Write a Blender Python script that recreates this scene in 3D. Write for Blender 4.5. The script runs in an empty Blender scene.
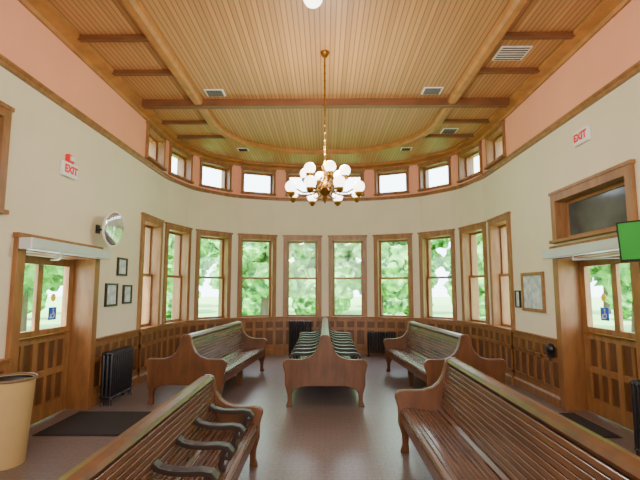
import bpy, bmesh, math, random
from mathutils import Vector, Matrix
random.seed(4)
C = bpy.context.scene.collection
# ------------------------------------------------------------ materials
def srgb(r,g,b):
    f=lambda c:(c/255/12.92) if c/255<=.04045 else ((c/255+.055)/1.055)**2.4
    return (f(r),f(g),f(b),1)
def base(name):
    m=bpy.data.materials.new(name); m.use_nodes=True
    nt=m.node_tree; b=nt.nodes['Principled BSDF']; return m,nt,b
def mat(name,col,rough=.5,metal=0,var=.0,scale=(8,8,8),bump=0,col2=None,emit=None,es=0,nscale=1.0):
    m,nt,b=base(name)
    b.inputs['Roughness'].default_value=rough; b.inputs['Metallic'].default_value=metal
    tc=nt.nodes.new('ShaderNodeTexCoord'); mp=nt.nodes.new('ShaderNodeMapping')
    mp.inputs['Scale'].default_value=scale
    nt.links.new(tc.outputs['Object'],mp.inputs['Vector'])
    n=nt.nodes.new('ShaderNodeTexNoise'); n.inputs['Scale'].default_value=nscale; n.inputs['Detail'].default_value=5
    nt.links.new(mp.outputs[0],n.inputs['Vector'])
    r=nt.nodes.new('ShaderNodeValToRGB')
    c2=col2 if col2 else tuple(c*(1-var) for c in col[:3])+(1,)
    r.color_ramp.elements[0].color=c2; r.color_ramp.elements[0].position=.35
    r.color_ramp.elements[1].color=col; r.color_ramp.elements[1].position=.65
    nt.links.new(n.outputs[0],r.inputs[0]); nt.links.new(r.outputs[0],b.inputs['Base Color'])
    if bump:
        bp=nt.nodes.new('ShaderNodeBump'); bp.inputs['Strength'].default_value=bump; bp.inputs['Distance'].default_value=.01
        nt.links.new(n.outputs[0],bp.inputs['Height']); nt.links.new(bp.outputs[0],b.inputs['Normal'])
    if emit:
        b.inputs['Emission Color'].default_value=emit; b.inputs['Emission Strength'].default_value=es
    return m
M_cream=mat('cream_plaster',srgb(228,217,188),.75,var=.04,scale=(2,2,2))
M_pink=mat('pink_plaster',srgb(246,172,138),.75,var=.04,scale=(2,2,2))
M_oak=mat('oak_trim',srgb(160,112,64),.4,var=.36,scale=(14,14,3))
M_oakh=mat('oak_trim_ceiling',srgb(182,124,62),.45,var=.28,scale=(5,5,5))
M_beam=mat('stained_beam',srgb(120,74,40),.45,var=.3,scale=(3,12,12))
M_wains=mat('wainscot_oak',srgb(154,104,58),.4,var=.32,scale=(12,12,3))
M_wainp=mat('wainscot_panel',srgb(110,70,40),.45,var=.3,scale=(12,12,3))
M_bench=mat('bench_wood',srgb(114,80,56),.26,var=.35,scale=(16,1.5,16))
M_bend=mat('bench_end_wood',srgb(110,68,40),.3,var=.42,scale=(10,10,3))
M_dark=mat('dark_gap',srgb(26,16,11),.6,var=.2)
M_arm=mat('dark_arm_wood',srgb(42,27,21),.35,var=.2)
M_iron=mat('radiator_iron',srgb(36,33,37),.4,.2,var=.2)
M_black=mat('black_plastic',srgb(24,24,26),.4,var=.1)
M_steel=mat('silver_aluminium',srgb(205,208,212),.4,.3,var=.05)
M_white=mat('white_enamel',srgb(235,235,232),.5,var=.03)
M_red=mat('red_plastic',srgb(215,24,22),.4,var=.05,emit=srgb(215,20,18),es=.3)
M_brass=mat('brass',srgb(156,112,48),.3,.9,var=.1)
M_globe=mat('opal_glass_lit',srgb(255,250,235),.3,var=.01,emit=srgb(255,244,222),es=6)
M_mirror=mat('mirror_glass',srgb(225,228,230),.14,.85,var=.01)
M_bin=mat('beige_plastic',srgb(206,174,120),.5,var=.06)
M_mat=mat('entrance_mat',srgb(44,35,31),.95,var=.3,scale=(60,60,60),bump=.5)
M_paper=mat('poster_paper',srgb(224,228,224),.6,col2=srgb(160,180,190),scale=(9,9,9))
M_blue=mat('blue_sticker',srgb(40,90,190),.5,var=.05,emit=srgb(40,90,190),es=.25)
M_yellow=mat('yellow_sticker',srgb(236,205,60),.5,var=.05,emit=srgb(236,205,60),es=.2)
M_green=mat('screen_green',srgb(40,120,50),.3,col2=srgb(30,100,40),scale=(2,2,2),emit=srgb(60,170,60),es=.45)
M_grass=mat('lawn',srgb(150,200,110),.9,col2=srgb(120,180,90),scale=(3,3,3))
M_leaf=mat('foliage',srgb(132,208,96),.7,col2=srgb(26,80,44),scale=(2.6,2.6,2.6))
M_bark=mat('bark',srgb(90,74,62),.9,var=.4,scale=(8,8,2))
M_pave=mat('paving',srgb(225,222,215),.9,var=.1,scale=(3,3,3))
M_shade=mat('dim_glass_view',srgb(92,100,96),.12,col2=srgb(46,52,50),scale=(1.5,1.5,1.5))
# glass
M_glass=bpy.data.materials.new('window_glass'); M_glass.use_nodes=True
nt=M_glass.node_tree; nt.nodes.clear()
o=nt.nodes.new('ShaderNodeOutputMaterial'); mx=nt.nodes.new('ShaderNodeMixShader'); t=nt.nodes.new('ShaderNodeBsdfTransparent'); g=nt.nodes.new('ShaderNodeBsdfGlossy')
g.inputs['Roughness'].default_value=.03; mx.inputs[0].default_value=.03
nt.links.new(t.outputs[0],mx.inputs[1]); nt.links.new(g.outputs[0],mx.inputs[2]); nt.links.new(mx.outputs[0],o.inputs[0])
# beadboard
def bead(name,axis,col,pitch=.075):
    m,nt,b=base(name); b.inputs['Roughness'].default_value=.5
    tc=nt.nodes.new('ShaderNodeTexCoord'); sp=nt.nodes.new('ShaderNodeSeparateXYZ'); nt.links.new(tc.outputs['Object'],sp.inputs[0])
    d=nt.nodes.new('ShaderNodeMath'); d.operation='DIVIDE'; d.inputs[1].default_value=pitch; nt.links.new(sp.outputs[axis],d.inputs[0])
    fr=nt.nodes.new('ShaderNodeMath'); fr.operation='FRACT'; nt.links.new(d.outputs[0],fr.inputs[0])
    fl=nt.nodes.new('ShaderNodeMath'); fl.operation='FLOOR'; nt.links.new(d.outputs[0],fl.inputs[0])
    wn=nt.nodes.new('ShaderNodeTexWhiteNoise'); wn.noise_dimensions='1D'; nt.links.new(fl.outputs[0],wn.inputs['W'])
    r=nt.nodes.new('ShaderNodeValToRGB'); e=r.color_ramp.elements
    e[0].position=.0; e[0].color=tuple(c*.20 for c in col[:3])+(1,)
    e[1].position=.28; e[1].color=col
    nt.links.new(fr.outputs[0],r.inputs[0])
    r2=nt.nodes.new('ShaderNodeValToRGB'); r2.color_ramp.elements[0].color=(.78,.76,.74,1); r2.color_ramp.elements[1].color=(1,1,1,1)
    nt.links.new(wn.outputs[0],r2.inputs[0])
    mm=nt.nodes.new('ShaderNodeMix'); mm.data_type='RGBA'; mm.blend_type='MULTIPLY'; mm.inputs[0].default_value=1
    nt.links.new(r.outputs[0],mm.inputs[6]); nt.links.new(r2.outputs[0],mm.inputs[7]); nt.links.new(mm.outputs[2],b.inputs['Base Color'])
    return m
M_bead=bead('beadboard_ceiling',0,srgb(194,140,84),.062)
# floor
def floor_mat():
    m,nt,b=base('speckled_floor'); b.inputs['Roughness'].default_value=.30
    tc=nt.nodes.new('ShaderNodeTexCoord')
    n=nt.nodes.new('ShaderNodeTexNoise'); n.inputs['Scale'].default_value=42; n.inputs['Detail'].default_value=3
    nt.links.new(tc.outputs['Object'],n.inputs['Vector'])
    br=nt.nodes.new('ShaderNodeTexBrick'); br.inputs['Scale'].default_value=1
    br.inputs['Brick Width'].default_value=.12; br.inputs['Row Height'].default_value=.06; br.inputs['Mortar Size'].default_value=.003
    br.inputs['Color1'].default_value=srgb(128,111,106); br.inputs['Color2'].default_value=srgb(120,104,101); br.inputs['Mortar'].default_value=srgb(96,83,82)
    nt.links.new(tc.outputs['Object'],br.inputs['Vector'])
    r=nt.nodes.new('ShaderNodeValToRGB'); r.color_ramp.elements[0].color=(.74,.74,.74,1); r.color_ramp.elements[0].position=.35; r.color_ramp.elements[1].color=(1.05,1.05,1.05,1); r.color_ramp.elements[1].position=.65
    nt.links.new(n.outputs[0],r.inputs[0])
    mm=nt.nodes.new('ShaderNodeMix'); mm.data_type='RGBA'; mm.blend_type='MULTIPLY'; mm.inputs[0].default_value=1
    nt.links.new(br.outputs[0],mm.inputs[6]); nt.links.new(r.outputs[0],mm.inputs[7]); nt.links.new(mm.outputs[2],b.inputs['Base Color'])
    bp=nt.nodes.new('ShaderNodeBump'); bp.inputs['Strength'].default_value=.12; bp.inputs['Distance'].default_value=.002
    nt.links.new(n.outputs[0],bp.inputs['Height']); nt.links.new(bp.outputs[0],b.inputs['Normal'])
    return m
M_floor=floor_mat()
# ------------------------------------------------------------ mesh helpers
class MB:
    def __init__(s): s.v=[];s.f=[];s.m=[]
    def add(s,vs,fs,mi=0):
        b=len(s.v); s.v+= [tuple(v) for v in vs]; s.f+=[tuple(b+i for i in f) for f in fs]; s.m+=[mi]*len(fs)
    def box(s,x0,x1,y0,y1,z0,z1,mi=0,M=None):
        vs=[Vector(p) for p in ((x0,y0,z0),(x1,y0,z0),(x1,y1,z0),(x0,y1,z0),(x0,y0,z1),(x1,y0,z1),(x1,y1,z1),(x0,y1,z1))]
        if M: vs=[M@v for v in vs]
        s.add(vs,[(0,3,2,1),(4,5,6,7),(0,1,5,4),(1,2,6,5),(2,3,7,6),(3,0,4,7)],mi)
    def prism8(s,a,b,z0,z1,mi=0): # a,b: (inner,outer) 2d pairs
        (ai,ao),(bi,bo)=a,b
        vs=[(ai[0],ai[1],z0),(bi[0],bi[1],z0),(bo[0],bo[1],z0),(ao[0],ao[1],z0),(ai[0],ai[1],z1),(bi[0],bi[1],z1),(bo[0],bo[1],z1),(ao[0],ao[1],z1)]
        s.add(vs,[(0,3,2,1),(4,5,6,7),(0,1,5,4),(1,2,6,5),(2,3,7,6),(3,0,4,7)],mi)
    def extr(s,poly,y0,y1,mi=0): # poly in xz
        n=len(poly)
        vs=[(x,y0,z) for x,z in poly]+[(x,y1,z) for x,z in poly]
        s.add(vs,[tuple(range(n)),tuple(range(2*n-1,n-1,-1))]+[(i,i+n,(i+1)%n+n,(i+1)%n) for i in range(n)],mi)
    def tube(s,pts,r,k=10,mi=0,closed=False):
        pts=[Vector(p) for p in pts]; n=len(pts); rs=r if isinstance(r,(list,tuple)) else [r]*n
        rings=[]; up=None
        for i,p in enumerate(pts):
            if closed: d=pts[(i+1)%n]-pts[i-1]
            else: d=pts[min(i+1,n-1)]-pts[max(i-1,0)]
            d.normalize()
            if up is None:
                up=Vector((0,0,1)) if abs(d.z)<.9 else Vector((1,0,0))
            a=d.cross(up).normalized(); up=a.cross(d).normalized()
            rings.append([p+(a*math.cos(2*math.pi*j/k)+up*math.sin(2*math.pi*j/k))*rs[i] for j in range(k)])
        vs=[v for ring in rings for v in ring]; fs=[]
        m=n if closed else n-1
        for i in range(m):
            for j in range(k):
                fs.append((i*k+j,i*k+(j+1)%k,((i+1)%n)*k+(j+1)%k,((i+1)%n)*k+j))
        if not closed: fs+= [tuple(range(k-1,-1,-1)),tuple((n-1)*k+j for j in range(k))]
        s.add(vs,fs,mi)
    def lathe(s,prof,k=24,cx=0,cy=0,mi=0,M=None):
        n=len(prof); vs=[]
        for r,z in prof:
            for j in range(k):
                a=2*math.pi*j/k; v=Vector((cx+r*math.cos(a),cy+r*math.sin(a),z)); vs.append(M@v if M else v)
        fs=[(i*k+j,i*k+(j+1)%k,(i+1)*k+(j+1)%k,(i+1)*k+j) for i in range(n-1) for j in range(k)]
        fs+=[tuple(range(k-1,-1,-1)),tuple((n-1)*k+j for j in range(k))]
        s.add(vs,fs,mi)
    def sphere(s,c,r,k=20,mi=0):
        s.lathe([(max(.0005,r*math.sin(math.pi*i/12)),c[2]-r*math.cos(math.pi*i/12)) for i in range(13)],k,c[0],c[1],mi)
    def obj(s,name,mats,smooth=False,bevel=0,M=None):
        me=bpy.data.meshes.new(name); me.from_pydata(s.v,[],s.f)
        if not isinstance(mats,(list,tuple)): mats=[mats]
        for m in mats: me.materials.append(m)
        for p,mi in zip(me.polygons,s.m): p.material_index=mi
        bm=bmesh.new(); bm.from_mesh(me); bmesh.ops.recalc_face_normals(bm,faces=bm.faces)
        bm.to_mesh(me); bm.free()
        if smooth:
            for p in me.polygons: p.use_smooth=True
            me.set_sharp_from_angle(angle=math.radians(40))
        o=bpy.data.objects.new(name,me); C.objects.link(o)
        if bevel:
            b=o.modifiers.new('bevel','BEVEL'); b.width=bevel; b.segments=2; b.limit_method='ANGLE'
        if M is not None: o.matrix_world=M
        return o
def top(o,label,cat,group=None,kind=None):
    o['label']=label; o['category']=cat
    if group: o['group']=group
    if kind: o['kind']=kind
    return o
def part(o,p,label=None):
    o.parent=p
    if label: o['label']=label
    return o
def empty(name,M=None):
    o=bpy.data.objects.new(name,None); C.objects.link(o); o.empty_display_size=.1
    if M is not None: o.matrix_world=M
    return o
def struct(o,label,cat): return top(o,label,cat,kind='structure')
def text_mesh(name,txt,size,mat_,depth=.002):
    cu=bpy.data.curves.new('t','FONT'); cu.body=txt; cu.size=size; cu.align_x='CENTER'; cu.align_y='CENTER'; cu.extrude=depth; cu.offset=.006
    to=bpy.data.objects.new('t',cu); C.objects.link(to)
    dg=bpy.context.evaluated_depsgraph_get(); me=bpy.data.meshes.new_from_object(to.evaluated_get(dg))
    bpy.data.objects.remove(to); me.materials.clear(); me.materials.append(mat_)
    o=bpy.data.objects.new(name,me); C.objects.link(o); return o
# ------------------------------------------------------------ room plan
W=3.2; YC=8.3; B=2.7; N=2.4; H=4.68; TH=.38
def superpts(a,b,yc,n,k=400):
    out=[]
    for i in range(k+1):
        t=math.pi/2*i/k
        out.append((a*abs(math.sin(t))**(2/n), yc+b*abs(math.cos(t))**(2/n)))
    return out
class Path:
    def __init__(s,a,b,yc,n,yend=-3.0):
        s.a=a;s.yc=yc
        s.p=superpts(a,b,yc,n); s.l=[0]
        for i in range(1,len(s.p)): s.l.append(s.l[-1]+math.dist(s.p[i],s.p[i-1]))
        s.L=s.l[-1]; s.S=s.L+yc-yend
    def pos(s,u):
        q=abs(u)
        if q>=s.L: x,y=s.a,s.yc-(q-s.L)
        else:
            lo,hi=0,len(s.l)-1
            while hi-lo>1:
                m=(lo+hi)//2
                if s.l[m]<=q: lo=m
                else: hi=m
            f=(q-s.l[lo])/max(1e-9,s.l[hi]-s.l[lo])
            x=s.p[lo][0]*(1-f)+s.p[hi][0]*f; y=s.p[lo][1]*(1-f)+s.p[hi][1]*f
        return (x if u>=0 else -x, y)
    def at(s,u,off=0):
        x,y=s.pos(u); e=.03
        x0,y0=s.pos(u-e); x1,y1=s.pos(u+e)
        tx,ty=x1-x0,y1-y0; l=math.hypot(tx,ty); tx/=l;ty/=l
        nx,ny=ty,-tx      # inward
        return (x+nx*off,y+ny*off)
P=Path(W,B,YC,N)
def sy(y): return P.L+YC-y   # s on right wall for given y
WS=[.565,1.695,2.825,3.955,5.085]
HW=.40
WZ0,WZ1=.88,2.80; KZ0,KZ1=3.93,4.50
openings=[]
for s_ in WS:
    for sg in (-1,1):
        openings.append((sg*s_-HW,sg*s_+HW,[(WZ0,WZ1),(KZ0,KZ1)]))
DY0,DY1=4.56,6.03
openings.append((sy(DY1),sy(DY0),[(0,2.02),(2.24,2.8)]))
openings.append((-sy(DY0),-sy(DY1),[(0,2.02)]))
openings.append((-sy(3.0),-sy(4.17),[(2.35,3.3)]))
openings.sort()
TRZ=3.82
def samples(s0,s1,step=.12):
    br={s0,s1}
    for a,b,_ in openings:
        for q in (a,b):
            if s0<q<s1: br.add(q)
    for q in (-P.L,P.L):
        if s0<q<s1: br.add(q)
    br=sorted(br); out=[]
    for a,b in zip(br,br[1:]):
        ho=None
        for oa,ob,h in openings:
            if a>=oa-1e-6 and b<=ob+1e-6: ho=h
        if ho: out.append((a,b,ho)); continue
        mid=(a+b)/2
        n=1 if abs(mid)>P.L else max(1,int((b-a)/step)+1)
        for i in range(n): out.append((a+(b-a)*i/n,a+(b-a)*(i+1)/n,[]))
    return out
def build_wall(name,s0,s1,label):
    mb=MB()
    for a,b,hs in samples(s0,s1):
        zs=sorted({0,TRZ,H}|{z for h in hs for z in h})
        for z0,z1 in zip(zs,zs[1:]):
            m=(z0+z1)/2
            if any(h[0]<m<h[1] for h in hs): continue
            mb.prism8((P.at(a),P.at(a,-TH)),(P.at(b),P.at(b,-TH)),z0,z1,1 if m>TRZ else 0)
    return struct(mb.obj(name,[M_cream,M_pink]),label,'wall')
SE=WS[-1]+HW+.02
build_wall('wall_left',-P.S,-SE,'cream plaster side wall with salmon pink upper band')
build_wall('wall_far',-SE,SE,'curved cream plaster wall with pink clerestory band and windows')
build_wall('wall_right',SE,P.S,'cream plaster side wall with salmon pink upper band')
mb=MB(); mb.box(-W-TH,W+TH,-3.3,-3.0,0,H); struct(mb.obj('wall_near',M_cream),'plain cream plaster end wall','wall')
def outline(off,z,s0=None,s1=None,n=140,p=P):
    s0=-p.S if s0 is None else s0; s1=p.S if s1 is None else s1
    return [p.at(s0+(s1-s0)*i/n,off)+(z,) for i in range(n+1)]
pts=outline(-TH,0)
n_=len(pts)
def slab(z0,z1):
    mb=MB(); mb.add([(x,y,z0) for x,y,_ in pts]+[(x,y,z1) for x,y,_ in pts],[tuple(range(n_)),tuple(range(2*n_-1,n_-1,-1))]+[(i,i+n_,(i+1)%n_+n_,(i+1)%n_) for i in range(n_)])
    return mb
struct(slab(0,-.12).obj('floor',M_floor),'brown speckled brick-pattern floor with soft sheen','floor')
struct(slab(H,H+.2).obj('ceiling',M_bead),'golden beadboard wood plank ceiling','ceiling')
# sweeps
tn=[0]
def sweep(path,s0,s1,prof,step=.1):
    mb=MB(); n=max(2,int((s1-s0)/step)+1); k=len(prof); vs=[]
    for i in range(n+1):
        s_=s0+(s1-s0)*i/n
        for off,z in prof:
            x,y=path.at(s_,off); vs.append((x,y,z))
    fs=[(i*k+j,i*k+(j+1)%k,(i+1)*k+(j+1)%k,(i+1)*k+j) for i in range(n) for j in range(k)]
    fs+=[tuple(range(k)),tuple(n*k+j for j in range(k))[::-1]]
    mb.add(vs,fs); return mb
def trim(mb,m,label,bevel=0):
    tn[0]+=1; return struct(mb.obj('trim_%d'%tn[0],m,bevel=bevel),label,'trim')
def rect(o0,o1,z0,z1): return [(o0,z0),(o1,z0),(o1,z1),(o0,z1)]
trim(sweep(P,-P.S,P.S,[(0,3.78),(.045,3.78),(.05,3.81),(.07,3.825),(.07,3.85),(0,3.86)]),M_oak,'oak picture-rail molding below pink clerestory band')
trim(sweep(P,-P.S,P.S,[(0,4.58),(.04,4.57),(.06,4.61),(.14,4.63),(.20,4.64),(.20,H),(0,H)]),M_oakh,'oak cornice molding along ceiling edge')
PI=Path(2.08,2.05,7.6,2.3)
trim(sweep(PI,-PI.S,PI.S,[(-.08,H),(-.08,4.61),(-.04,4.58),(.04,4.58),(.08,4.61),(.08,H)]),M_oakh,'curved golden oak ceiling rib')
mb=MB(); mb.box(-3.0,3.0,6.90,7.02,4.56,H); trim(mb,M_beam,'dark stained transverse ceiling beam')
def wx(y):
    for i in range(400):
        s_=P.L*i/400; x,yy=P.at(s_,.18)
        if yy<y: return x
    return 3.02
for y in (1.6,2.5,3.35,4.2,5.08,5.95,7.85,8.65):
    for sg in (-1,1):
        xi=2.15
        if y>7.6:
            for i in range(300):
                x_,yy=PI.at(PI.L*i/300,-.07)
                if yy<y: xi=x_;break
        xo=wx(y); a,b=sorted((sg*xi,sg*xo))
        mb=MB(); mb.box(a,b,y-.035,y+.035,4.62,H); trim(mb,M_beam,'short stained rib across side ceiling panel')
# wainscot
RZ=.89
def wainscot(s0,s1,e):
    mb=sweep(P,s0,s1,rect(-.01,e+.018,0.1,RZ-.02)); mb.m=[1]*len(mb.m)
    def add(pr):
        b=sweep(P,s0,s1,pr); mb.add(b.v,b.f,0)
    add([(0,RZ-.1),(e+.035,RZ-.1),(e+.035,RZ-.02),(e+.07,RZ-.015),(e+.075,RZ+.015),(0,RZ+.015)])
    add(rect(0,e+.034,.58,.64)); add(rect(0,e+.034,.12,.24))
    n=max(1,round((s1-s0)/.25))
    for i in range(n+1):
        s_=s0+(s1-s0)*i/n; a=max(s0,s_-.033); b=min(s1,s_+.033)
        mb.prism8((P.at(a,e+.034),P.at(a,0)),(P.at(b,e+.034),P.at(b,0)),.2,RZ-.05,0)
    trim(mb,[M_wains,M_wainp],'paneled oak wainscot with cap rail')
CW=.10
segs=[('right_near',sy(DY0-CW),P.S,0),('right',SE,sy(DY1+CW),0),('far',-SE,SE,.03),('left',-sy(DY1+CW),-SE,0),('left_near',-P.S,-sy(DY0-CW),0)]
for nm,a,b,e in segs:
    wainscot(a,b,e)
    struct(sweep(P,a,b,[(0,0),(e+.055,0),(e+.055,.11),(e+.036,.14),(0,.14)]).obj('baseboard_'+nm,M_wains),'oak baseboard','baseboard')
# ------------------------------------------------------------ windows
def frameM(s0,s1,side_flip=False):
    ax,ay=P.at(s0); bx,by=P.at(s1)
    t=Vector((ax-bx,ay-by,0)).normalized(); n=Vector((0,0,1)).cross(t)
    m=((ax+bx)/2,(ay+by)/2)
    return Matrix(((t.x,n.x,0,m[0]),(t.y,n.y,0,m[1]),(0,0,1,0),(0,0,0,1)))
wn=[0]
def frame_ring(mb,w,z0,z1,bw,y0,y1,mi=0):
    mb.box(-w,-w+bw,y0,y1,z0,z1,mi); mb.box(w-bw,w,y0,y1,z0,z1,mi)
    mb.box(-w+bw,w-bw,y0,y1,z0,z0+bw,mi); mb.box(-w+bw,w-bw,y0,y1,z1-bw,z1,mi)
def window(s0,s1,z0,z1,cas,double,label,sill=True,glass=M_glass):
    M=frameM(s0,s1); hw=math.dist(P.at(s0),P.at(s1))/2; wn[0]+=1
    mb=MB(); o=hw+cas-.025
    iw=hw-.025
    mb.box(-o,-iw,-.005,.042,z0-.03,z1+cas-.02); mb.box(iw,o,-.005,.042,z0-.03,z1+cas-.02)
    mb.box(-iw,iw,-.005,.042,z1-.02,z1+cas-.02); mb.box(-o-.02,o+.02,-.005,.055,z1+cas-.03,z1+cas+.012)
    mb.box(-o-.01,o+.01,-.16,.085,z0-.03,z0+.012)
    for a,b in ((-hw,-hw+.025),(hw-.025,hw)): mb.box(a,b,-TH+.06,.0,z0,z1)
    mb.box(-hw,hw,-TH+.06,0,z1-.025,z1); mb.box(-hw,hw,-TH+.06,0,z0,z0+.02)
    w=struct(mb.obj('window_%d'%wn[0],M_oak,bevel=.004,M=M),label,'window')
    w2=hw-.025
    if double:
        zm=(z0+z1)/2
        for (a,b,y,nm) in ((zm-.025,z1-.025,-.17,'upper_sash'),(z0+.02,zm+.025,-.125,'lower_sash')):
            mb=MB(); frame_ring(mb,w2,a,b,.045,y-.02,y+.02); s_=part(mb.obj(nm,M_wains,bevel=.003),w)
            mb=MB(); mb.box(-w2+.04,w2-.04,y-.003,y+.003,a+.04,b-.04); part(mb.obj('glass_pane',glass),s_)
    else:
        mb=MB(); frame_ring(mb,w2,z0+.02,z1-.025,.045,-.15,-.11); s_=part(mb.obj('sash',M_wains,bevel=.003),w)
        mb=MB(); mb.box(-w2+.04,w2-.04,-.133,-.127,z0+.06,z1-.065); part(mb.obj('glass_pane',glass),s_)
    return w
for s_ in sorted([-x for x in WS]+WS):
    window(s_-HW,s_+HW,WZ0,WZ1,.10,True,'tall double-hung sash window with oak casing')
for s_ in sorted([-x for x in WS]+WS):
    window(s_-HW,s_+HW,KZ0,KZ1,.055,False,'small square clerestory window with oak frame')
window(sy(DY1),sy(DY0),2.24,2.8,.11,False,'wide dim transom window over the door with oak casing',glass=M_shade)
window(-sy(3.0),-sy(4.17),2.35,3.3,.1,False,'high interior window with oak casing',glass=M_shade)
# ------------------------------------------------------------ doors
def door(idx,s0,s1,label,sx):
    M=frameM(s0,s1); hw=math.dist(P.at(s0),P.at(s1))/2; zt=2.02
    mb=MB(); o=hw+CW
    for sg in (-1,1):
        a,b=sorted((sg*(hw-.03),sg*o)); mb.box(a,b,-.005,.05,0,zt+.12)
        a,b=sorted((sg*(hw-.03),sg*hw)); mb.box(a,b,-TH,0,0,zt)
    mb.box(-hw+.03,hw-.03,-.005,.05,zt-.03,zt+.12); mb.box(-hw,hw,-TH,0,zt-.03,zt); mb.box(-o-.02,o+.02,-.005,.075,zt+.10,zt+.15)
    struct(mb.obj('trim_%d'%(50+idx),M_wains,bevel=.004,M=M),'thick oak door casing with deep jambs','trim')
    # leaf
    w=hw-.035; y0,y1=-.28,-.235
    mb=MB(); st=.11
    GZ=1.10
    mb.box(-w,-w+st,y0,y1,.01,1.98); mb.box(w-st,w,y0,y1,.01,1.98)
    mb.box(-w+st,w-st,y0,y1,1.88,1.98); mb.box(-w+st,w-st,y0,y1,.01,.20); mb.box(-w+st,w-st,y0,y1,.94,GZ)
    mb.box(-w+st,w-st,y0+.006,y1-.026,.20,.94,1)
    mb.box(-.05,.05,y0,y1,.20,1.88)
    for sg in (-1,1):
        for i in (1,2):
            x=sg*(.05+(w-st-.05)*i/3); mb.box(x-.028,x+.028,y0+.004,y1-.004,.20,.94)
    mb.box(-w+st,w-st,y0+.003,y1-.003,.52,.60)
    d=struct(mb.obj('door_%d'%idx,[M_oak,M_wainp],bevel=.004,M=M),label,'door')
    mb=MB()
    mb.box(-w+st-.01,-.045,-.261,-.254,GZ-.01,1.89); mb.box(.045,w-st+.01,-.261,-.254,GZ-.01,1.89); part(mb.obj('glass_pane',M_glass),d)
    mb=MB(); mb.tube([(-w+st+.02,y1,1.03),(-w+st+.02,y1+.05,1.03),(w-st-.02,y1+.05,1.03),(w-st-.02,y1,1.03)],.012)
    part(mb.obj('push_bar',M_brass),d,'brass push bar')
    mb=MB(); mb.box(sx-.08,sx+.08,-.253,-.249,1.20,1.36); bs=part(mb.obj('accessibility_sticker',M_blue),d,'blue square sticker with white wheelchair symbol')
    mb=MB(); c=(sx,1.26)
    mb.tube([(c[0]+.036*math.cos(a),-.247,c[1]+.036*math.sin(a)) for a in [math.pi*.75+i*math.pi*1.4/12 for i in range(13)]],.006,6)
    mb.tube([(c[0]-.01,-.247,c[1]+.055),(c[0]-.005,-.247,c[1]+.01),(c[0]+.03,-.247,c[1]+.01),(c[0]+.05,-.247,c[1]-.04)],.006,6)
    mb.tube([(c[0]-.01,-.247,c[1]+.064),(c[0]-.01,-.247,c[1]+.08)],.010,8)
    part(mb.obj('wheelchair_symbol',M_white),bs)
    mb=MB(); mb.lathe([(.05,0),(.05,.004)],20,M=Matrix.Translation((sx,-.249,1.48))@Matrix.Rotation(math.pi/2,4,'X')); part(mb.obj('round_sticker',M_yellow),d,'round yellow sticker')
    mb=MB(); mb.box(-hw-.10,hw+.10,.052,.19,zt-.02,zt+.10)
    op=top(mb.obj('door_operator',M_steel,bevel=.008,M=M),'long silver automatic door operator box above the door','door operator','automatic door operators')
    mb=MB(); mb.tube([(.2,.12,zt-.02),(.2,.12,zt-.07),(-.1,-.1,zt-.07),(-.15,-.22,zt-.07)],.012,8); part(mb.obj('operator_arm',M_steel),op)
    return d
door(1,-sy(DY0),-sy(DY1),'oak half-glazed entrance door with panels and stickers',-.30)
door(2,sy(DY1),sy(DY0),'oak half-glazed entrance door with panels and stickers below a transom',.24)
# mats
for i,x in enumerate((-2.66,2.66)):
    mb=MB(); mb.box(-.5,.5,-.44,.44,0,.012); mb.box(-.53,.53,-.47,.47,0,.006)
    top(mb.obj('door_mat',M_mat,M=Matrix.Translation((x,5.42,0.001))),'dark ribbed entrance mat on floor by the door','mat','entrance mats')
# ------------------------------------------------------------ benches
HP=[(0,.955),(.035,.955),(.062,.94),(.075,.91),(.085,.86),(.11,.78),(.15,.71),(.21,.66),(.30,.63),(.40,.625),(.49,.63),(.545,.62),(.575,.59),(.58,.55),(.565,.50),(.55,.44),(.548,.36),(.548,.29),(.535,.24),(.515,.17),(.51,.08),(.535,.0),(.45,0),(.455,.10),(.45,.17),(.42,.225),(.36,.255),(.25,.27),(0,.27)]
CONT=[(.535,.405),(.53,.435),(.50,.455),(.42,.452),(.32,.437),(.22,.42),(.165,.425),(.135,.46),(.12,.53),(.105,.64),(.085,.76),(.06,.885)]
def resample(p,n):
    l=[0]
    for a,b in zip(p,p[1:]): l.append(l[-1]+math.dist(a,b))
    out=[]
    for i in range(n+1):
        q=l[-1]*i/n
        for j in range(len(l)-1):
            if l[j+1]>=q-1e-9:
                f=(q-l[j])/(l[j+1]-l[j]); out.append((p[j][0]*(1-f)+p[j+1][0]*f,p[j][1]*(1-f)+p[j+1][1]*f)); break
    return out
def slats(mb,cont,n,y0,y1,sx,zs):
    pts=resample(cont,n)
    for a,b in zip(pts,pts[1:]):
        d=Vector((b[0]-a[0],0,b[1]-a[1])); d.normalize()
        nn=Vector((d.z,0,-d.x))
        g=.0028
        A=Vector((a[0],0,a[1]))+d*g; B_=Vector((b[0],0,b[1]))-d*g
        q=[A-nn*.014,A-nn*.003,A+nn*0+d*.004,B_-d*.004,B_-nn*.003,B_-nn*.014]
        mb.extr([(sx*v.x,v.z*zs) for v in q],y0,y1,0)
        A=Vector((a[0],0,a[1])); B_=Vector((b[0],0,b[1]))
        q=[A-nn*.010,B_-nn*.010,B_-nn*.026,A-nn*.026]
        mb.extr([(sx*v.x,v.z*zs) for v in q],y0,y1,1)
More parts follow.
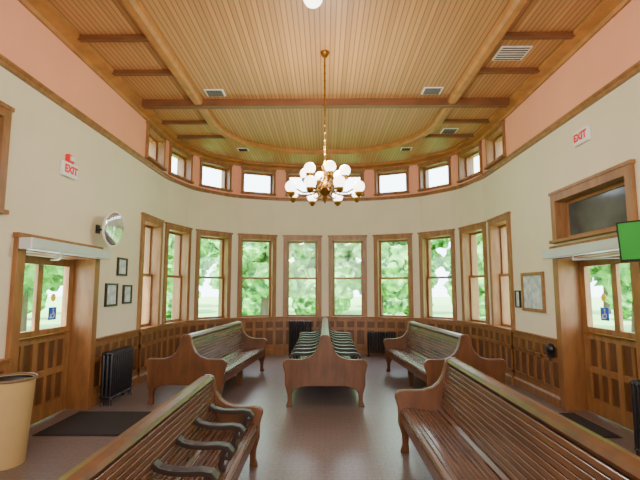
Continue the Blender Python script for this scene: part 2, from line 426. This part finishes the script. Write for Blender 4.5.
def bench(M,length,double,arms,label,zs=1.0,group='wooden waiting benches',xs=1.0):
    root=empty('waiting_bench',M); top(root,label,'bench',group)
    hp=[(x*xs,z*zs) for x,z in HP]
    if double:
        poly=[(x,z) for x,z in hp]+[(-x,z) for x,z in hp[::-1][1:-1]]
    else:
        poly=[(-.03,hp[0][1])]+hp[1:-1]+[(.03,.26*zs),(.03,0),(-.05,0)]
    for y in (0,length-.06):
        mb=MB(); mb.extr(poly,y,y+.06); part(mb.obj('end_panel',M_bend,bevel=.010),root)
    sides=(1,-1) if double else (1,)
    ci=7
    for sx in sides:
        seat=CONT[:ci]; back=CONT[ci-1:]
        sc=[(x*xs,z) for x,z in seat]; bc=[(x*xs,z) for x,z in back]
        mb=MB(); slats(mb,sc,10,.06,length-.06,sx,zs); part(mb.obj('seat',[M_bench,M_dark]),root)
        mb=MB(); slats(mb,bc,11,.06,length-.06,sx,zs); part(mb.obj('backrest',[M_bench,M_dark]),root)
        mb=MB(); a,b=sorted((sx*.50*xs,sx*.525*xs)); mb.box(a,b,.06,length-.06,.30*zs,.42*zs); part(mb.obj('apron',M_bend,bevel=.004),root)
    mb=MB()
    r=[(-.045,.885),(-.06,.915),(-.045,.945),(0,.955),(.045,.945),(.06,.915),(.045,.885)] 
    mb.extr([(x,z*zs) for x,z in r],.06,length-.06); part(mb.obj('top_rail',M_bend),root)
    if not double:
        mb=MB(); mb.box(-.04,-.015,.06,length-.06,.30*zs,.9*zs); part(mb.obj('back_board',M_bench),root)
    k=max(1,int(length/1.6))
    sp=None
    for i in range(1,k+1):
        y=length*i/(k+1)
        if double:
            mb=MB(); mb.extr([(-.44,.40*zs),(.44,.40*zs),(.46,.3*zs),(.44,.0),(.38,0),(.36,.22*zs),(-.36,.22*zs),(-.38,0),(-.44,0),(-.46,.3*zs)],-.025,.025)
        else:
            mb=MB(); mb.extr([(-.02,.40*zs),(.44,.40*zs),(.46,.3*zs),(.44,.0),(.38,0),(.36,.22*zs),(.06,.22*zs),(.04,0),(-.02,0)],-.025,.025)
        if sp is None: sp=mb.obj('support_frame',M_bend); o=sp
        else: o=sp.copy(); C.objects.link(o)
        o.location=(0,y,0); part(o,root)
    first=None
    for y in arms:
        for sx in sides:
            if (first is None) or (sx not in first):
                mb=MB()
                cp=[(.10,.70),(.14,.665),(.22,.645),(.32,.64),(.42,.645),(.48,.635),(.51,.60),(.50,.56),(.465,.565)]
                pp=[(.46,.62),(.445,.55),(.43,.50),(.45,.45)]
                def ribbon(c,w,h):
                    L1=[];L2=[]
                    for i in range(len(c)):
                        a=c[max(i-1,0)]; b=c[min(i+1,len(c)-1)]
                        d=Vector((b[0]-a[0],0,b[1]-a[1])).normalized(); nn=Vector((-d.z,0,d.x))*h
                        L1.append((c[i][0]+nn.x,c[i][1]+nn.z)); L2.append((c[i][0]-nn.x,c[i][1]-nn.z))
                    n=len(c); vs=[]
                    for (x1,z1),(x2,z2) in zip(L1,L2):
                        for (x,z) in ((x1,z1),(x2,z2)):
                            vs.append((sx*x*xs,-w,z*zs)); vs.append((sx*x*xs,w,z*zs))
                    fs=[]
                    for i in range(n-1):
                        p=4*i; q=p+4
                        fs+=[(p,p+1,q+1,q),(p+2,q+2,q+3,p+3),(p,q,q+2,p+2),(p+1,p+3,q+3,q+1)]
                    fs+=[(0,2,3,1),(4*n-4,4*n-3,4*n-1,4*n-2)]
                    mb.add(vs,fs)
                ribbon(cp,.035,.02); ribbon(pp,.02,.02)
                ob=mb.obj('armrest',M_arm,bevel=.004)
                first=first or {}; first[sx]=ob; o=ob
            else:
                o=first[sx].copy(); C.objects.link(o)
            o.location=(0,y,0); part(o,root,'dark curved armrest')
    return root
def TR(x,y,a=0): return Matrix.Translation((x,y,0))@Matrix.Rotation(a,4,'Z')
bench(TR(0,6.15),3.75,True,[.42+.42*i for i in range(8)],'double-sided dark wooden bench divided by curved armrests')
bench(TR(-1.93,6.2,-math.radians(5)),2.6,True,[],'double-sided brown slatted wooden bench with scrolled ends')
bench(TR(1.93,6.2,math.radians(5)),2.6,True,[],'double-sided brown slatted wooden bench with scrolled ends')
bench(TR(-1.09,.85),3.35,False,[.15+.42*i for i in range(8)],'single-sided low-backed wooden bench with dark curved armrests',zs=.84,xs=.90)
bench(TR(1.27,.7),3.85,True,[],'long high-backed slatted wooden bench with scrolled end',zs=.95)
# ------------------------------------------------------------ radiators
def radiator(M,n,h,label):
    r=empty('radiator',M); top(r,label,'radiator','cast iron radiators')
    mb=MB(); w=.062
    for i in range(n):
        x=(i-(n-1)/2)*w
        for y in (-.055,.0,.055):
            mb.tube([(x,y,.08),(x,y,.12),(x,y,h-.06),(x,y,h-.03)],[.018,.024,.024,.018],8)
        for z in (.10,h-.06):
            mb.tube([(x,-.08,z),(x,-.05,z+.012),(x,.05,z+.012),(x,.08,z)],[.016,.028,.028,.016],8)
    part(mb.obj('radiator_sections',M_iron,smooth=True),r)
    for sx in (-1,1):
        x=sx*(n-1)/2*w
        for y in (-.055,.055):
            mb=MB(); mb.lathe([(.03,0),(.018,.03),(.016,.09)],8,x,y)
            part(mb.obj('radiator_foot',M_iron),r)
    mb=MB(); x=(n/2)*w; mb.tube([(x-.03,0,.12),(x+.05,0,.12),(x+.06,0,.10),(x+.06,0,0)],.014,8); mb.sphere((x+.055,0,.13),.028,8); part(mb.obj('radiator_valve',M_iron),r)
    return r
radiator(TR(-3.0,6.50,math.pi/2),11,.74,'dark cast iron radiator against the wainscot beside the door')
radiator(TR(2.97,3.98,-math.pi/2),12,.76,'black cast iron radiator against the side wall')
radiator(TR(-.60,10.78),9,.84,'tall dark cast iron radiator below the windows')
radiator(TR(1.33,10.60,-.14),11,.60,'low wide dark radiator below the windows')
# ------------------------------------------------------------ trash can
r=MB(); r.lathe([(.17,0),(.175,.01),(.215,.74),(.225,.76),(.20,.76),(.165,.03),(.02,.03)],32)
bn=top(r.obj('trash_can',M_bin,smooth=True,M=Matrix.Translation((-2.945,4.18,0))),'round tan plastic trash can by the wall','trash can')
r=MB(); r.tube([(.222*math.cos(a),.222*math.sin(a),.765) for a in [2*math.pi*i/32 for i in range(32)]],.014,8,closed=True); part(r.obj('rim',mat('bin_rim',srgb(120,96,64),.5,var=.1),smooth=True),bn,'darker rolled rim')
r=MB(); r.lathe([(.198,.74),(.20,.757),(.196,.757),(.19,.70)],32); part(r.obj('liner',M_dark),bn)
# ------------------------------------------------------------ chandelier
CH=Vector((0,5.48,0))
ch=empty('chandelier',Matrix.Translation(CH)); top(ch,'brass multi-arm chandelier with white glass globes on a long rod','chandelier')
mb=MB(); mb.lathe([(.06,H),(.06,H-.02),(.045,H-.05),(.02,H-.08)],20); part(mb.obj('ceiling_canopy',M_brass,smooth=True),ch)
mb=MB(); z=H-.09
while z>3.2:
    mb.tube([(0,0,z),(0,0,z-.1)],.010,8); mb.sphere((0,0,z-.1),.017,8); z-=.1
mb.tube([(0,0,z+.02),(0,0,3.1)],.010,8)
part(mb.obj('hanging_chain',M_brass),ch)
mb=MB(); mb.lathe([(.01,3.22),(.03,3.17),(.05,3.14),(.03,3.10),(.022,3.05),(.022,2.96),(.05,2.93),(.09,2.88),(.10,2.84),(.07,2.79),(.03,2.76),(.04,2.73),(.02,2.69),(.005,2.66)],20); part(mb.obj('chandelier_body',M_brass,smooth=True),ch)
def ring(n,R,zg,a0,zb,gr):
    for i in range(n):
        a=a0+2*math.pi*i/n; c,s=math.cos(a),math.sin(a)
        prof=[(.05,zb),(.15*R/.45,zb-.06),(.3*R/.45,zb-.08),(R*.9,zb-.03),(R,zg-gr-.05),(R,zg-gr-.01)]
        mb=MB(); 
        pr=resample(prof,14); mb.tube([(c*x,s*x,z) for x,z in pr],.011,8)
        mb.lathe([(.012,zg-gr-.06),(.045,zg-gr-.03),(.05,zg-gr+.005),(.02,zg-gr+.01)],12,c*R,s*R)
        part(mb.obj('arm',M_brass,smooth=True),ch)
        mb=MB(); mb.sphere((c*R,s*R,zg),gr); part(mb.obj('globe_shade',M_globe,smooth=True),ch,'lit white opal glass globe')
ring(8,.45,2.84,math.pi/8,2.86,.074)
ring(6,.26,3.07,math.pi/2+.25,3.0,.072)
# ceiling globe
gl=MB(); gl.lathe([(.10,H),(.10,H-.03),(.06,H-.06)],20); g=top(gl.obj('ceiling_light',M_brass,M=Matrix.Translation((-.12,4.2,0))),'round white globe ceiling light on brass base','ceiling light')
gl=MB(); gl.sphere((0,0,H-.13),.10); part(gl.obj('globe_shade',M_globe,smooth=True),g)
# vents
M_vent=mat('vent_metal',srgb(240,238,228),.5,var=.05)
def vent(x,y,sx,sy_,z=H):
    mb=MB(); mb.box(-sx,sx,-sy_,sy_,-.012,0); 
    for i in range(6):
        yy=-sy_+.03+(2*sy_-.06)*i/5; mb.box(-sx+.025,sx-.025,yy-.006,yy+.006,-.02,-.012,1)
    o=top(mb.obj('ceiling_vent',[M_vent,M_iron],M=Matrix.Translation((x,y,z))),'square white louvered air vent in wood ceiling','air vent','ceiling air vents')
def ceilpt(px,py,h=H-1.6):
    f=440;th=math.atan(48/f);v=240-py;up=f*math.sin(th)+v*math.cos(th);fw=f*math.cos(th)-v*math.sin(th);u=px-325
    return u*h/up,fw*h/up
for px,py,a,b in ((215,92,.15,.12),(432,91,.15,.12),(511,54,.2,.17),(449,131,.15,.13),(243,149,.12,.10),(406,149,.12,.10)):
    x,y=ceilpt(px,py); vent(x,y,a,b)
# ------------------------------------------------------------ wall things
def wallM(side,y,z,off=0):
    if side<0: return Matrix(((0,0,1,-W+off),(1,0,0,y),(0,1,0,z),(0,0,0,1)))
    return Matrix(((0,0,-1,W-off),(-1,0,0,y),(0,1,0,z),(0,0,0,1)))
for side,y,z in ((-1,5.3,3.05),(1,5.3,3.46)):
    mb=MB(); mb.box(-.15,.15,-.09,.09,.0,.05)
    e=top(mb.obj('exit_sign',M_white,bevel=.006,M=wallM(side,y,z,.002)),'white exit sign with red letters high on wall' ,'exit sign','exit signs')
    t_=text_mesh('sign_lettering','EXIT',.13,M_red); t_.location=(0,0,.052); part(t_,e,'red letters EXIT')
mb=MB(); mb.box(-.06,.06,-.05,.05,0,.05); mb.box(-.035,.035,-.03,.03,.05,.075,1)
top(mb.obj('fire_alarm_strobe',[M_red,M_white],bevel=.004,M=wallM(-1,5.30,3.195,.002)),'small red fire alarm strobe above exit sign','fire alarm')
M_frame=mat('black_frame',srgb(40,34,30),.4,var=.1)
def picture(side,y,z,w,h,fr,label,fm):
    mb=MB()
    for a,b,c,d in [(-w,-w+fr,-h,h),(w-fr,w,-h,h),(-w+fr,w-fr,-h,-h+fr),(-w+fr,w-fr,h-fr,h)]: mb.box(a,b,c,d,0,.03)
    p=top(mb.obj('picture_frame',fm,M=wallM(side,y,z,.002)),label,'framed picture','framed notices on the walls')
    mb=MB(); mb.box(-w+fr,w-fr,-h+fr,h-fr,0,.012); part(mb.obj('print',M_paper),p,'pale printed sheet')
picture(-1,6.57,1.5,.18,.17,.03,'small black framed notice on cream wall',M_frame)
picture(-1,7.1,1.5,.15,.15,.03,'small black framed notice on cream wall',M_frame)
picture(-1,6.88,1.93,.16,.14,.03,'small black framed notice on cream wall',M_frame)
picture(1,6.83,1.54,.36,.30,.05,'large oak framed notice board on cream wall',M_oak)
picture(1,7.36,1.42,.09,.14,.02,'small dark framed notice beside the window',M_frame)
mb=MB(); mb.lathe([(.07,0),(.075,.03),(.06,.06),(.03,.075)],16); mb.box(-.05,.05,-.12,-.03,0,.04)
top(mb.obj('alarm_bell',M_black,M=wallM(1,6.3,.76,.036)),'small black round alarm bell on wainscot','alarm bell')
# convex mirror
mm=Matrix.Translation((-2.99,6.14,2.43))
dirn=Vector((1,-.10,-.1)).normalized(); q=dirn.to_track_quat('Z','Y').to_matrix().to_4x4()
mr=empty('convex_mirror',mm); top(mr,'round convex security mirror on a wall bracket','mirror')
mb=MB(); R=.24
mb.lathe([(R*math.cos(t)+.0005,.05*math.sin(t)) for t in [math.pi/2*i/10 for i in range(11)]],36,M=q); part(mb.obj('mirror_dome',M_mirror,smooth=True),mr)
mb=MB(); mb.lathe([(R-.03,-.03),(R+.012,-.01),(R+.012,.01),(R-.005,.012)],36,M=q); part(mb.obj('mirror_rim',M_white,smooth=True),mr,'white rim and back')
mb=MB(); mb.tube([q@Vector((0,0,-.02)),q@Vector((0,0,-.1)),Vector((-.19,-0.05,-.02))],.014,8); mb.box(-.205,-.19,-.1,0,-.07,.05); part(mb.obj('wall_bracket',M_black),mr)
# TV
d=Vector((-1,-.62,-.12)).normalized()
xa=Vector((0,0,1)).cross(d).normalized(); ya=d.cross(xa)
R3=Matrix(((xa.x,ya.x,d.x,2.96),(xa.y,ya.y,d.y,3.9),(xa.z,ya.z,d.z,2.03),(0,0,0,1)))
mb=MB(); mb.box(-.34,.34,-.19,.19,-.04,0); t_=top(mb.obj('television',M_black,bevel=.006,M=R3),'flat television with green screen mounted on wall arm','television')
mb=MB(); mb.box(-.32,.32,-.165,.175,0,.004); part(mb.obj('screen',M_green),t_,'bright green screen')
mb=MB(); inv=R3.inverted(); mb.tube([(0,0,-.04),(0,0,-.08),inv@Vector((3.19,4.04,2.03))],.02,8); part(mb.obj('mounting_arm',M_black),t_)
# ------------------------------------------------------------ outside
mb=MB(); mb.box(-70,70,-20,90,-.5,-.17); top(mb.obj('lawn',M_grass),'bright green lawn outside the windows','lawn',kind='stuff')
mb=MB(); mb.box(-70,70,13.6,15.0,-.17,-.14); top(mb.obj('street',M_pave),'pale sunlit path outside','path')
for sg in (-1,1):
    mb=MB(); a,b=sorted((sg*3.62,sg*7)); mb.box(a,b,2,9,-.17,-.05); top(mb.obj('pavement',M_pave),'pale concrete pavement outside the door','pavement')
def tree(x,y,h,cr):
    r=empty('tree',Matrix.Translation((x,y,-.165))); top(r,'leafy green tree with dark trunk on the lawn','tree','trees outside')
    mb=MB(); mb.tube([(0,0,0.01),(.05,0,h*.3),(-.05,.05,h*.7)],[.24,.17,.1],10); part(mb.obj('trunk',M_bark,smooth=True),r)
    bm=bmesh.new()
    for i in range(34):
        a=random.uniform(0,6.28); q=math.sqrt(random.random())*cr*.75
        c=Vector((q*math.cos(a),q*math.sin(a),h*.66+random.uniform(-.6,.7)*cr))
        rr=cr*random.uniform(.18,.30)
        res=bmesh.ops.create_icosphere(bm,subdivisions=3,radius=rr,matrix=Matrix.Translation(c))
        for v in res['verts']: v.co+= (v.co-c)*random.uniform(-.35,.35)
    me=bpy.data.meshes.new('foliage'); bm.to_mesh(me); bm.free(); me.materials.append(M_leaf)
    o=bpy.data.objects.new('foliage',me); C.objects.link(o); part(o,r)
for x,y,h,c in ((-7.5,20,4.8,2.3),(-2.6,19,4.8,2.3),(2.4,20,4.6,2.3),(7.2,19,4.8,2.3),(-12.5,18,5,2.5),(12.5,18,5,2.5),
  (-5,30,6,2.9),(.8,31,6,2.9),(6.6,30,6,2.8),(-11,31,6.3,3),(12.8,31,6.3,3),(-18,31,7,3.2),(19.5,31,7,3.2),
  (-8,11.5,5,2.1),(8.5,11.5,5,2.1),(-10,5.5,5,2.2),(10,5.5,5,2.2),(-4,41,8,4),(6,42,8,4),(-14,42,9,4.5),(16,43,9,4.5)):
    tree(x,y,h,c)
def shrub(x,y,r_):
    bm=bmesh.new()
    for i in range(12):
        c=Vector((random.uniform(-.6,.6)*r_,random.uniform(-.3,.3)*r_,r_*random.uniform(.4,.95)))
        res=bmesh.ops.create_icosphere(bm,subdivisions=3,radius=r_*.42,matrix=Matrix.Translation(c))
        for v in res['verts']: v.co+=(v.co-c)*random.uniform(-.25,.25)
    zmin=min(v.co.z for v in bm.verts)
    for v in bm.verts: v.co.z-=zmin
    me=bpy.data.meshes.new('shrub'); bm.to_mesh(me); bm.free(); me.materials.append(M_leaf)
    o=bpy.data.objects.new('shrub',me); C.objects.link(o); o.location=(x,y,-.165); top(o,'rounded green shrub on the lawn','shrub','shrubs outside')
for i in range(9): shrub(-17.6+4.4*i,25+(.8 if i%2 else -.2),1.8)
# ------------------------------------------------------------ lights
w=bpy.data.worlds.new('World'); bpy.context.scene.world=w; w.use_nodes=True
bg=w.node_tree.nodes['Background']; bg.inputs[0].default_value=(.76,.90,1,1); bg.inputs[1].default_value=10
sun=bpy.data.lights.new('sun','SUN'); sun.energy=20; sun.angle=.02; so=bpy.data.objects.new('sun',sun); C.objects.link(so)
so.rotation_euler=Vector((.16,.5,-1)).to_track_quat('-Z','Y').to_euler()
def area(loc,d,sx,sy_,e,col=(1,.98,.95)):
    l=bpy.data.lights.new('area','AREA'); l.shape='RECTANGLE'; l.size=sx; l.size_y=sy_; l.energy=e; l.color=col
    o=bpy.data.objects.new('area_fill',l); C.objects.link(o); o.location=loc; o.rotation_euler=Vector(d).to_track_quat('-Z','Y').to_euler()
area((0,-2.6,2.6),(0,1,.12),5,3,340)  # added fill light behind the camera, no fixture stands there
for y,e in ((.5,125),(5.48,135)):  # added fill points: one above the near benches, one boosting the chandelier
    l=bpy.data.lights.new('room_fill','POINT'); l.energy=e; l.shadow_soft_size=.15; l.color=(1,.95,.88)
    o=bpy.data.objects.new('room_fill',l); C.objects.link(o); o.location=(0,y,3.4 if y>5 else 3.0)
# ------------------------------------------------------------ camera
cam=bpy.data.cameras.new('cam'); co=bpy.data.objects.new('cam',cam); C.objects.link(co)
cam.sensor_width=36; cam.lens=24.75; cam.clip_start=.02
co.location=(0,0,1.6); co.rotation_euler=(math.radians(90)+math.atan(48/440),0,.0114)
bpy.context.scene.camera=co
